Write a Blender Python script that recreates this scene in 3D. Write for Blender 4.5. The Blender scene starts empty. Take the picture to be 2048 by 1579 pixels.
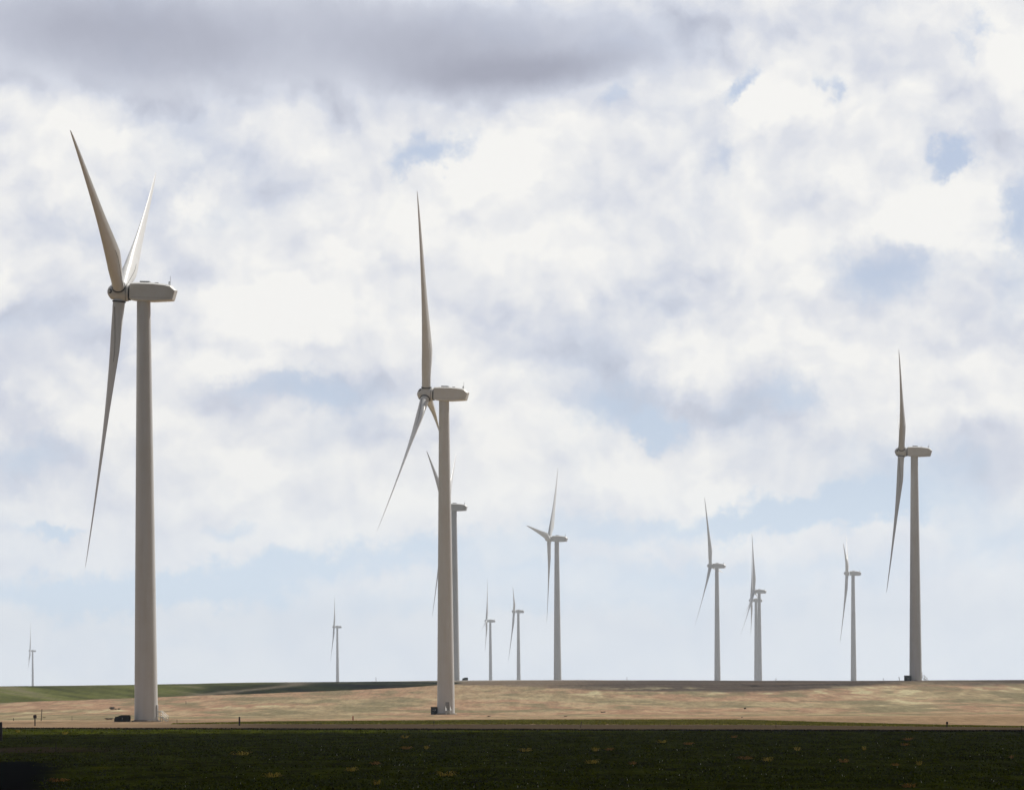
import bpy, bmesh, math, random
import numpy as np
from mathutils import Matrix, Vector

random.seed(7)
rng = np.random.default_rng(11)
C = bpy.context.scene.collection
scene = bpy.context.scene
R = math.radians

# ------------------------------------------------------------------ camera
F = 10000.0            # focal length in pixels of the 2048 px wide photograph
EYE = 7.0
ROLL = R(0.35)
cam_d = bpy.data.cameras.new("camera")
cam = bpy.data.objects.new("camera", cam_d); C.objects.link(cam)
cam_d.sensor_width = 36.0
cam_d.lens = 36.0 * F / 2048
cam_d.shift_y = (1366 - 789.5) / 2048
cam_d.clip_start = 1.0
cam_d.clip_end = 90000.0
cam.location = (0, 0, EYE)
cam.rotation_euler = (R(90), ROLL, 0)
scene.camera = cam

# ------------------------------------------------------------------ sun and exposure
SUN_EL, SUN_AZ = R(48), R(46)          # azimuth measured from +Y towards +X
sd = bpy.data.lights.new("sun", 'SUN')
sd.energy = 4.6; sd.angle = R(0.5); sd.color = (1.0, 0.95, 0.87)
sun = bpy.data.objects.new("sun", sd); C.objects.link(sun)
SDIR = Vector((math.sin(SUN_AZ) * math.cos(SUN_EL), math.cos(SUN_AZ) * math.cos(SUN_EL), math.sin(SUN_EL)))
sun.rotation_euler = SDIR.to_track_quat('Z', 'Y').to_euler()
sun.location = (0, 0, 300)
scene.view_settings.view_transform = 'Standard'
scene.view_settings.look = 'None'
scene.view_settings.exposure = 0.0
scene.view_settings.gamma = 1.0

# ------------------------------------------------------------------ node helper
class NT:
    def __init__(s, tree):
        s.t = tree; s.n = tree.nodes; s.l = tree.links
    def put(s, sock, v):
        if isinstance(v, bpy.types.NodeSocket): s.l.new(v, sock)
        elif v is not None: sock.default_value = v
    def math(s, op, a, b=None, c=None, clamp=False):
        n = s.n.new('ShaderNodeMath'); n.operation = op; n.use_clamp = clamp
        s.put(n.inputs[0], a)
        if b is not None: s.put(n.inputs[1], b)
        if c is not None: s.put(n.inputs[2], c)
        return n.outputs[0]
    def vmath(s, op, a, b=None, c=None):
        n = s.n.new('ShaderNodeVectorMath'); n.operation = op
        s.put(n.inputs[0], a)
        if b is not None: s.put(n.inputs[1], b)
        if c is not None: s.put(n.inputs[2], c)
        return n.outputs['Value'] if op in ('LENGTH', 'DISTANCE', 'DOT_PRODUCT') else n.outputs['Vector']
    def noise(s, vec, scale, detail=4, rough=.5, dist=0.0, out='Fac', dim='3D'):
        n = s.n.new('ShaderNodeTexNoise'); n.noise_dimensions = dim; s.put(n.inputs['Vector'], vec)
        n.inputs['Scale'].default_value = scale; n.inputs['Detail'].default_value = detail
        n.inputs['Roughness'].default_value = rough; n.inputs['Distortion'].default_value = dist
        return n.outputs[out]
    def smooth(s, v, a, b, lo=0.0, hi=1.0, lin=False):
        n = s.n.new('ShaderNodeMapRange'); n.interpolation_type = 'LINEAR' if lin else 'SMOOTHSTEP'
        s.put(n.inputs['Value'], v)
        n.inputs['From Min'].default_value = a; n.inputs['From Max'].default_value = b
        n.inputs['To Min'].default_value = lo; n.inputs['To Max'].default_value = hi
        return n.outputs['Result']
    def mix(s, f, a, b, typ='MIX'):
        n = s.n.new('ShaderNodeMix'); n.data_type = 'RGBA'; n.blend_type = typ
        s.put(n.inputs['Factor'], f)
        for sock, v in ((n.inputs['A'], a), (n.inputs['B'], b)): pass
        s.put(n.inputs[6], a if not isinstance(a, tuple) else (*a[:3], 1.0))
        s.put(n.inputs[7], b if not isinstance(b, tuple) else (*b[:3], 1.0))
        return n.outputs[2]
    def ramp(s, v, stops):
        n = s.n.new('ShaderNodeValToRGB'); s.put(n.inputs[0], v)
        e = n.color_ramp.elements
        while len(e) < len(stops): e.new(0.5)
        for i, (p, c) in enumerate(stops): e[i].position = p; e[i].color = (*c, 1.0)
        return n.outputs[0]
    def comb(s, x, y, z):
        n = s.n.new('ShaderNodeCombineXYZ')
        for i, v in enumerate((x, y, z)): s.put(n.inputs[i], v)
        return n.outputs[0]

def srgb(r, g, b):
    f = lambda c: (c / 255 / 12.92) if c / 255 <= 0.04045 else ((c / 255 + 0.055) / 1.055) ** 2.4
    return (f(r), f(g), f(b))

# ------------------------------------------------------------------ world: Nishita sky under procedural cumulus
world = bpy.data.worlds.new("World"); scene.world = world; world.use_nodes = True
for n in list(world.node_tree.nodes): world.node_tree.nodes.remove(n)
w = NT(world.node_tree)
tc = w.n.new('ShaderNodeTexCoord'); D = tc.outputs['Generated']
sep = w.n.new('ShaderNodeSeparateXYZ'); w.l.new(D, sep.inputs[0])
az = w.math('ARCTAN2', sep.outputs[0], sep.outputs[1])
el = w.math('ARCSINE', sep.outputs[2])
P = w.comb(w.math('MULTIPLY', az, 10.0), w.math('MULTIPLY', el, 10.0), 0.0)     # 1 unit = 0.1 rad
# domain warp, so the cloud masses get ragged outlines
wn1 = w.vmath('SUBTRACT', w.noise(P, 2.2, 2, .5, out='Color', dim='2D'), (.5, .5, .5))
wn2 = w.vmath('SUBTRACT', w.noise(P, 11.0, 6, .66, out='Color', dim='2D'), (.5, .5, .5))
PW = w.vmath('MULTIPLY_ADD', wn1, (.14, .09, 0), P)
PW = w.vmath('MULTIPLY_ADD', wn2, (.13, .11, 0), PW)

def skyuv(px, py):
    X, Y = px - 1024, py - 1366
    c, s_ = math.cos(ROLL), math.sin(ROLL)
    x, y = X * c - Y * s_, X * s_ + Y * c
    return math.atan(x / F) * 10, math.atan(-y / F) * 10
CHAIN = [None]                 # each mass waits for the last one, which keeps the shader small
def blobs(lst, sp):
    acc = None
    for (px, py, rx, ry, ang, k) in lst:
        u, v = skyuv(px, py)
        m = w.n.new('ShaderNodeMapping'); m.vector_type = 'TEXTURE'
        w.l.new(w.comb(sp.outputs[0], sp.outputs[1], CHAIN[0] if CHAIN[0] else 0.0), m.inputs['Vector'])
        m.inputs['Location'].default_value = (u, v, 0)
        m.inputs['Rotation'].default_value = (0, 0, R(ang))
        m.inputs['Scale'].default_value = (rx / 1000, ry / 1000, 1e5)
        d = w.vmath('LENGTH', m.outputs[0])
        b = w.smooth(d, 1.0, 0.0, 0.0, k)
        acc = b if acc is None else w.math('ADD', acc, b)
        CHAIN[0] = acc
    return acc
# grey undersides (px, py, rx, ry, angle, weight)
GREY = [(150, 70, 620, 190, 0, 0.18), (1300, 90, 300, 110, 10, 0.13), (1480, 620, 200, 60, 30, 0.11), (1120, 470, 120, 60, 60, 0.11), (330, 640, 120, 60, 0, 0.11), (980, 640, 60, 180, 0, 0.09), (1350, 880, 120, 50, 0, 0.09), (650, 900, 120, 40, 0, 0.09), (560, 70, 760, 220, 3, 0.43), (1010, 105, 520, 170, 4, 0.48), (1060, 140, 330, 70, 4, 0.30), (100, 60, 500, 200, -10, 0.28),
        (560, 790, 330, 65, 4, 0.34), (130, 560, 240, 150, -20, 0.13), (60, 700, 260, 190, 0, 0.28), (60, 920, 210, 70, 0, 0.28),
        (330, 420, 190, 120, -60, 0.11), (400, 510, 190, 60, 30, 0.15), (1300, 520, 260, 150, -30, 0.16), (1260, 660, 190, 80, 20, 0.20),
        (1150, 740, 260, 130, 0, 0.16), (1780, 540, 150, 105, 0, 0.41), (1500, 800, 240, 100, 0, 0.30), (1230, 810, 170, 80, -10, 0.28),
        (1230, 360, 150, 130, 0, 0.11), (1620, 440, 110, 110, 0, 0.16), (1900, 660, 240, 120, 0, 0.16), (2000, 920, 220, 110, 0, 0.26),
        (1430, 310, 70, 80, 0, 0.16), (700, 700, 380, 90, 0, 0.08), (560, 520, 130, 60, 25, 0.08), (1650, 60, 260, 120, 0, 0.07),
        (2000, 250, 130, 120, 0, 0.08), (380, 1080, 240, 60, 0, 0.07), (800, 500, 130, 260, 0, 0.07), (1950, 790, 200, 60, 0, 0.15)]
WHITE = [(1350, 420, 420, 240, 10, .10), (760, 620, 360, 240, 20, .10), (1000, 850, 300, 120, 0, .10), (1700, 430, 160, 200, 10, .10), (450, 640, 260, 120, 20, .10), (900, 400, 420, 120, 25, .22), (620, 560, 420, 170, 30, .26), (140, 330, 330, 140, 0, .26), (400, 400, 100, 60, 30, .30),
         (1560, 200, 170, 110, 0, .30), (1480, 250, 110, 70, 0, .22), (1900, 420, 210, 150, 20, .34), (2000, 170, 140, 140, 0, .25), (1050, 290, 150, 90, 0, .30),
         (1380, 720, 260, 110, -10, .28), (1520, 600, 190, 90, -20, .22), (1200, 930, 320, 130, 0, .20), (490, 950, 160, 90, -25, .28),
         (200, 830, 260, 70, 0, .22), (1700, 800, 250, 160, 20, .22), (1450, 980, 120, 60, -35, .26), (560, 1080, 260, 60, 10, .14),
         (900, 960, 260, 120, 0, .16), (40, 1030, 130, 60, 0, .20), (1940, 850, 110, 50, 20, .20), (150, 1110, 260, 50, 0, .16),
         (20, 580, 60, 80, -20, .22), (520, 740, 150, 50, 0, .20), (1250, 420, 220, 160, 30, .14), (1100, 520, 160, 200, 0, .14),
         (1750, 280, 250, 100, 20, .18), (700, 330, 200, 90, 10, .12)]
BLUE = [(880, 285, 156, 68, 5, .95), (790, 320, 75, 50, 0, .4), (1470, 170, 93, 47, 40, .85), (1648, 175, 37, 68, 20, .55), (1900, 320, 74, 42, 35, .80), (2040, 400, 80, 130, 0, .60),
        (1960, 70, 75, 75, 0, .65), (1905, 120, 31, 62, 0, .5), (1310, 850, 100, 47, -20, .85), (1550, 800, 162, 75, 10, .60), (1200, 810, 162, 75, 0, .42), (80, 1062, 93, 27, 0, .75), (480, 1070, 87, 42, 0, .60),
        (1500, 1040, 735, 65, 3, .80), (1750, 1000, 441, 73, 8, .55), (620, 1135, 451, 65, 8, .85), (300, 1180, 451, 63, 0, .65), (960, 1120, 241, 84, 0, .55), (100, 1190, 315, 63, 0, .5),
        (1420, 1140, 682, 52, 0, .50), (900, 1200, 630, 63, 0, .40), (1780, 545, 190, 112, 0, .72), (2040, 560, 70, 180, 0, .35), (580, 790, 290, 62, 4, .55), (60, 920, 200, 66, 0, .45), (60, 660, 180, 90, 0, .30), (1830, 930, 240, 70, 0, .40), (420, 440, 120, 60, 0, .18), (1440, 320, 60, 60, 0, .30), (1980, 1080, 210, 94, 0, .5),
        (1218, 190, 37, 50, 0, .35), (340, 1260, 315, 52, 0, .28), (1300, 1200, 735, 63, 0, .25), (270, 960, 112, 50, 0, .2), (2040, 250, 37, 100, 0, .4)]
spw = w.n.new('ShaderNodeSeparateXYZ'); w.l.new(PW, spw.inputs[0])
PG = w.vmath('MULTIPLY_ADD', wn2, (.06, .04, 0), w.vmath('MULTIPLY_ADD', wn1, (.12, .07, 0), P))
spg = w.n.new('ShaderNodeSeparateXYZ'); w.l.new(PG, spg.inputs[0])
G = blobs(GREY, spg); Wt = blobs(WHITE, spw); B = blobs(BLUE, spw)
# billows: heaped puffs, lit from above-right where the sun stands
SP = w.vmath('MULTIPLY', w.vmath('MULTIPLY_ADD', wn2, (.055, .055, 0), w.vmath('MULTIPLY_ADD', wn1, (.10, .08, 0), P)), (1.0, 1.12, 1.0))
n1 = w.noise(SP, 2.3, 9, .55, dim='2D')
n2 = w.noise(w.vmath('ADD', SP, (.032, .060, 0)), 2.3, 9, .55, dim='2D')
emb = w.math('MULTIPLY', w.math('SUBTRACT', n1, n2), 1.15)
def puffs(vec):
    n = w.n.new('ShaderNodeTexVoronoi'); n.feature = 'F1'; n.voronoi_dimensions = '2D'; w.l.new(vec, n.inputs['Vector'])
    n.inputs['Scale'].default_value = 4.6; n.inputs['Detail'].default_value = 2.0; n.inputs['Roughness'].default_value = .5
    n.inputs['Lacunarity'].default_value = 2.3
    return n.outputs['Distance']
n3 = puffs(w.vmath('ADD', SP, (7.318, 2.150, 0)))
n4 = puffs(w.vmath('ADD', SP, (7.3, 2.1, 0)))
emb2 = w.math('MULTIPLY', w.math('SUBTRACT', n3, n4), .42)
# relief fades towards the horizon and inside soft grey undersides
lowfade = w.smooth(el, 0.0, 0.07, 0.25, 1.0)
greyfade = w.smooth(G, 0.10, 0.45, 1.0, 0.12)
relief = w.math('MULTIPLY', w.math('MULTIPLY', w.math('ADD', emb, emb2), lowfade), greyfade)
L = w.math('MULTIPLY_ADD', w.math('SUBTRACT', n1, .5), w.math('MULTIPLY', greyfade, .34), .75)
L = w.math('SUBTRACT', w.math('ADD', L, Wt), G)
L = w.math('ADD', L, relief)
cloud = w.ramp(L, [(0.0, srgb(168, 171, 186)), (0.25, srgb(190, 194, 208)), (0.5, srgb(215, 219, 230)), (0.75, srgb(235, 236, 239)), (1.0, srgb(250, 249, 246))])
# blue between the clouds: the sky itself, veiled by thin high cloud
sky = w.n.new('ShaderNodeTexSky'); sky.sky_type = 'NISHITA'; sky.sun_disc = False
sky.sun_elevation = SUN_EL; sky.sun_rotation = SUN_AZ
skyc = w.vmath('SCALE', sky.outputs[0]); skyc.node.inputs['Scale'].default_value = 0.075
veil = w.mix(w.smooth(el, 0.0, 0.10), srgb(208, 228, 247), srgb(190, 205, 236))
blue = w.mix(w.smooth(el, 0.0, 0.10, .92, .72), skyc, veil)
Bn = w.math('ADD', B, w.math('MULTIPLY', w.math('SUBTRACT', n1, .5), -1.1))
Bn = w.math('SUBTRACT', Bn, w.math('MULTIPLY', Wt, .5))
Bm = w.smooth(Bn, -0.02, 0.80, 0.0, 0.88)
col = w.mix(Bm, cloud, blue)
# pale milky band over the horizon
hz = w.smooth(el, 0.050, 0.0, 0.0, 0.46)
col = w.mix(hz, col, srgb(233, 242, 252))
gl = w.vmath('SCALE', col); w.put(gl.node.inputs['Scale'], w.smooth(el, 0.05, 0.0, 1.0, 1.10)); col = gl
# thick grey overcast overhead and behind the camera (the far sky, towards the sun, is the bright part)
dv = w.vmath('DOT_PRODUCT', D, (0.10, 0.97, 0.22))
dark = w.smooth(dv, 0.98, 0.35, 1.0, 0.33)
col = w.mix(w.smooth(dv, .95, .4), col, w.mix(.65, col, srgb(196, 196, 205)))
col2 = w.vmath('SCALE', col); w.put(col2.node.inputs['Scale'], dark)
below = w.smooth(sep.outputs[2], -0.004, -0.001)
col3 = w.mix(below, (0.10, 0.085, 0.06), col2)
bg = w.n.new('ShaderNodeBackground'); w.l.new(col3, bg.inputs[0]); bg.inputs[1].default_value = 1.0
wo = w.n.new('ShaderNodeOutputWorld'); w.l.new(bg.outputs[0], wo.inputs[0])
try: world.cycles.sampling_method = 'MANUAL'; world.cycles.sample_map_resolution = 1024
except Exception: pass

# ------------------------------------------------------------------ pixel <-> place helpers
cR, sR = math.cos(ROLL), math.sin(ROLL)
def ray(px, py):
    X, Y = px - 1024, py - 1366
    return (X * cR - Y * sR) / F, -(X * sR + Y * cR) / F
def at(px, py, d):
    x, z = ray(px, py)
    return Vector((x * d, d, EYE + z * d))

# ------------------------------------------------------------------ turbines' places (hub pixel, distance, azimuth, yaw, rotor tilt, cone)
TURB = [
 # hub x, hub y,   D,    a,    psi, tilt, cone, R
 (240, 584,  932,  61.0,   5.6, 4.7, 3.1, 51.8),
 (853, 788, 1250,  14.3,   9.7, 4.0, 3.8, 51.2),
 (1803, 903, 1746, 49.0,   4.4, 3.3, 2.9, 50.6),
 (889, 1014, 2312, 62.0,   8.0, 4.0, 3.2, 51.0),
 (1098, 1077, 2812, 83.5, 11.6, 3.3, 3.4, 51.4),
 (1421, 1131, 3440, 26.0, 15.0, 3.9, 1.5, 51.6),
 (1508, 1182, 4262, 19.5, 13.0, 5.0, 3.0, 51.7),
 (1502.5, 1200, 4728, 349.0, 8.0, 3.0, 2.5, 49.0),
 (1694, 1146, 3714, 66.0,  5.0, 3.0, 3.3, 51.8),
 (1028, 1222, 5200, 61.5,  0.0, 3.8, 3.2, 51.5),
 (973, 1241, 5876, 345.5,  4.5, 3.6, 3.3, 51.7),
 (668, 1253, 6842, 38.5,  -3.0, 3.8, 2.4, 51.7),
 (60, 1301, 8666, 352.0,  -5.0, 3.6, 2.0, 50.5),
]
HUB_H, OVER = 80.0, 4.45
BASES = []
for (hx, hy, d, a, psi, tilt, cone, rr) in TURB:
    h = at(hx, hy, d)
    p = R(psi)
    BASES.append((h.x + OVER * math.cos(p), h.y - OVER * math.sin(p), h.z - HUB_H))

# ------------------------------------------------------------------ terrain
_dd = np.array([-3000, 0, 700, 800, 860, 932, 1000, 1100, 1250, 1400, 1520, 1640, 1746, 1860, 2000, 9e4])
_zz = np.array([0, 0, 0, .02, .15, .38, .05, -.35, -.75, .35, 2.1, 4.3, 6.92, 7.02, 7.0, 7.0])
_fd = np.arange(-3000, 4000, 2.0)
_fz = np.interp(_fd, _dd, _zz)
_k = np.exp(-0.5 * (np.arange(-30, 31) * 2 / 18.0) ** 2); _k /= _k.sum()
_fz = np.convolve(np.pad(_fz, 30, 'edge'), _k, 'valid')
_ec = np.array([-4000, 0, 250, 500, 700, 900, 1100, 1400, 1700, 2048, 5000])
_ee = np.array([-.6, 0.0, .38, 1.10, 1.25, 1.42, 1.45, .85, .25, .12, -.3])
def vnoise(x, y, seed):
    xi = np.floor(x).astype(np.int64); yi = np.floor(y).astype(np.int64)
    fx = x - xi; fy = y - yi
    fx = fx * fx * (3 - 2 * fx); fy = fy * fy * (3 - 2 * fy)
    def h(a, b):
        n = (a * 374761393 + b * 668265263 + seed * 974634777) & 0xffffffff
        n = ((n ^ (n >> 13)) * 1274126177) & 0xffffffff
        return ((n ^ (n >> 16)) & 0xffffff) / float(0xffffff)
    return (h(xi, yi) * (1 - fx) + h(xi + 1, yi) * fx) * (1 - fy) + (h(xi, yi + 1) * (1 - fx) + h(xi + 1, yi + 1) * fx) * fy
def fbm(x, y, seed, n=4):
    s = 0; a = .5
    for i in range(n):
        s = s + a * (vnoise(x, y, seed + i) - .5); x = x * 2.03; y = y * 2.03; a *= .5
    return s
def terrain(x, d):
    x = np.asarray(x, float); d = np.asarray(d, float)
    z = np.interp(d, _fd, _fz)
    c = 1024 + F * x / np.maximum(d, 1200)
    e = np.interp(c, _ec, _ee)
    t = np.clip((d - 1760) / 500, 0, 1); t = t * t * (3 - 2 * t)
    z = z + e * t
    # far plain: settles on the feet of the far turbines
    num = 0; den = 1e-9
    for (bx, by, bz) in BASES[5:] + [(0, 30000, -10), (-3000, 20000, -16), (3000, 20000, -10), (0, 2700, 6.5), (-150, 3400, 4.0)]:
        wgt = 1 / (((x - bx) ** 2 * 4 + (d - by) ** 2) / 1e5 + .02) ** 1.5
        num = num + wgt * bz; den = den + wgt
    zf = num / den
    sight = EYE + (e + 0.0) * d / 2200 - 0.4
    zf = np.minimum(zf, sight + np.clip((3000 - d) / 400, 0, 1) * 0)
    t2 = np.clip((d - 2350) / 500, 0, 1); t2 = t2 * t2 * (3 - 2 * t2)
    z = z * (1 - t2) + zf * t2
    m = np.clip((d - 960) / 120, 0, 1)
    z = z + m * (fbm(x / 16, d / 26, 3, 4) * .34 + fbm(x / 60, d / 90, 9, 2) * .35) * np.clip((3000 - d) / 900, 0.0, 1)
    # keep the stands of the near turbines level
    for (bx, by, bz) in BASES[:5]:
        q = np.exp(-(((x - bx) ** 2) + ((d - by) / 1.6) ** 2) / (2 * 11.0 ** 2))
        z = z * (1 - q) + bz * q
    return z
def ground_hit(px, py, lo=250, hi=2600):
    gx, gz = ray(px, py)
    d = np.arange(lo, hi, 1.0)
    below = terrain(gx * d, d) - (EYE + gz * d)
    i = np.argmax(below > 0)
    if below[i] <= 0: i = int(np.argmax(below))
    return Vector((gx * d[i], d[i], float(terrain(gx * d[i], d[i]))))

# ------------------------------------------------------------------ mesh helpers
def new_obj(name, me, mat=None, parent=None, mat_local=None):
    o = bpy.data.objects.new(name, me); C.objects.link(o)
    if mat is not None and me is not None and not me.materials: me.materials.append(mat)
    if parent is not None: o.parent = parent
    if mat_local is not None: o.matrix_local = mat_local
    return o
def np_mesh(name, verts, faces, smooth=True):
    me = bpy.data.meshes.new(name)
    verts = np.asarray(verts, np.float32); faces = np.asarray(faces, np.int32)
    k = faces.shape[1]
    me.vertices.add(len(verts)); me.vertices.foreach_set('co', verts.ravel())
    me.loops.add(faces.size); me.loops.foreach_set('vertex_index', faces.ravel())
    me.polygons.add(len(faces))
    me.polygons.foreach_set('loop_start', np.arange(0, faces.size, k, dtype=np.int32))
    me.polygons.foreach_set('loop_total', np.full(len(faces), k, np.int32))
    me.polygons.foreach_set('use_smooth', np.full(len(faces), smooth))
    me.update(calc_edges=True); me.validate()
    return me
def grid_faces(nr, nc):
    i = np.arange(nr - 1)[:, None] * nc + np.arange(nc - 1)[None, :]
    return np.stack([i, i + 1, i + nc + 1, i + nc], -1).reshape(-1, 4)
def set_col(me, name, rgb):
    a = me.color_attributes.new(name, 'FLOAT_COLOR', 'POINT')
    buf = np.ones((len(rgb), 4), np.float32); buf[:, :3] = rgb
    a.data.foreach_set('color', buf.ravel())
def bm_done(bm, name, smooth_deg=None):
    me = bpy.data.meshes.new(name)
    bmesh.ops.recalc_face_normals(bm, faces=bm.faces)
    bm.to_mesh(me); bm.free()
    if smooth_deg is not None:
        me.polygons.foreach_set('use_smooth', [True] * len(me.polygons))
        try: me.set_sharp_from_angle(angle=R(smooth_deg))
        except Exception: pass
    return me
def add_box(bm, c, s, rot=None, bevel=0.0):
    m = Matrix.Translation(c) @ (rot if rot is not None else Matrix()) @ Matrix.Diagonal((s[0], s[1], s[2], 1))
    r = bmesh.ops.create_cube(bm, size=1.0, matrix=m)
    if bevel > 0:
        es = list({e for v in r['verts'] for e in v.link_edges})
        bmesh.ops.bevel(bm, geom=es, offset=bevel, segments=2, affect='EDGES', profile=.5)
def add_tube(bm, a, b, r0, r1=None, seg=8):
    a = Vector(a); b = Vector(b); r1 = r0 if r1 is None else r1
    z = (b - a).normalized(); q = z.to_track_quat('Z', 'Y').to_matrix().to_4x4()
    m = Matrix.Translation((a + b) / 2) @ q
    bmesh.ops.create_cone(bm, cap_ends=True, segments=seg, radius1=r0, radius2=r1, depth=(b - a).length, matrix=m)
def lathe(bm, prof, seg=32, axis='Z', org=(0, 0, 0)):
    rings = []
    for (t, r) in prof:
        ring = []
        for i in range(seg):
            an = 2 * math.pi * i / seg
            u, v = r * math.cos(an), r * math.sin(an)
            p = (u, v, t) if axis == 'Z' else (t, u, v)
            ring.append(bm.verts.new((p[0] + org[0], p[1] + org[1], p[2] + org[2])))
        rings.append(ring)
    for k in range(len(rings) - 1):
        for i in range(seg):
            j = (i + 1) % seg
            bm.faces.new((rings[k][i], rings[k][j], rings[k + 1][j], rings[k + 1][i]))
    bm.faces.new(rings[0][::-1]); bm.faces.new(rings[-1])
def tag(o, label=None, cat=None, group=None, kind=None):
    if label: o['label'] = label
    if cat: o['category'] = cat
    if group: o['group'] = group
    if kind: o['kind'] = kind
    return o

# ------------------------------------------------------------------ materials
def mat_new(name):
    m = bpy.data.materials.new(name); m.use_nodes = True
    nt = NT(m.node_tree); b = m.node_tree.nodes['Principled BSDF']
    return m, nt, b
def painted(name, col, rough=.42, streak=.12, scale=1.0, spec=.4, run=.10):
    m, nt, b = mat_new(name)
    t = nt.n.new('ShaderNodeTexCoord').outputs['Object']
    v1 = nt.noise(nt.vmath('MULTIPLY', t, (1.1, 1.1, run)), scale, 5, .6)       # run marks down the height
    v2 = nt.noise(t, .35 * scale, 4, .6)
    f = nt.math('ADD', nt.math('MULTIPLY', v1, .6), nt.math('MULTIPLY', v2, .4))
    f = nt.smooth(f, .34, .74)
    dirt = tuple(c * (1 - streak) * k for c, k in zip(col, (1.0, .97, .92)))
    nt.l.new(nt.mix(f, col, dirt), b.inputs['Base Color'])
    b.inputs['Roughness'].default_value = rough
    b.inputs['Specular IOR Level'].default_value = spec
    return m
M_tower = painted('tower_paint', (.67, .69, .71), .42, .10, .7)
M_blade = painted('blade_paint', (.71, .73, .75), .34, .06, run=.5)
M_nac = painted('nacelle_paint', (.73, .745, .755), .42, .09, .5, run=.9)
M_dark = painted('dark_seal', (.035, .033, .03), .6, .2)
M_line = painted('joint_sealant', (.10, .10, .095), .7, .1)
M_grey = painted('grey_metal', (.30, .30, .30), .45, .2)
M_galv = painted('galvanised_steel', (.62, .62, .60), .38, .2)
M_box = painted('green_cabinet', (.020, .021, .011), .75, .35, 3.0, .15)
M_conc = painted('concrete', (.36, .33, .29), .9, .3, 2.0)
M_rust = painted('rusty_steel', (.028, .014, .012), .8, .4, 6.0)
M_wood = painted('weathered_wood', (.055, .042, .034), .9, .4, 6.0)
M_red = painted('red_paint', (.30, .035, .018), .6, .3, 6.0)

# ------------------------------------------------------------------ ground
def row_of(d): return (EYE - np.interp(d, _fd, _fz)) / d * F
_bd = np.arange(1255, 1800, 1.0); _br = row_of(_bd)
def d_of_row(r): return np.interp(-np.asarray(r, float), -_br[::1], _bd) if False else np.interp(np.asarray(r, float), _br[::-1], _bd[::-1])
def col_px(x, d): return 1024 + F * x / d
# crop field's far edge and the dirt road behind it, in plan
def edge_near(x): return 740.0 - 0.93 * np.clip(x, -125, 125) + fbm(np.asarray(x, float) / 9, np.zeros_like(np.asarray(x, float)), 31, 3) * 3.0
def road_far(x): return np.interp(x, [-400, -125, -90, -45, 0, 40, 66, 78, 125, 400], [930, 905, 884, 872, 838, 806, 758, 736, 700, 690])
def verge_far(x): return np.interp(x, [-400, -125, -66, -45, 0, 40, 66, 78, 125, 400], [931, 906, 878, 908, 914, 892, 790, 748, 703, 692])

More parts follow.
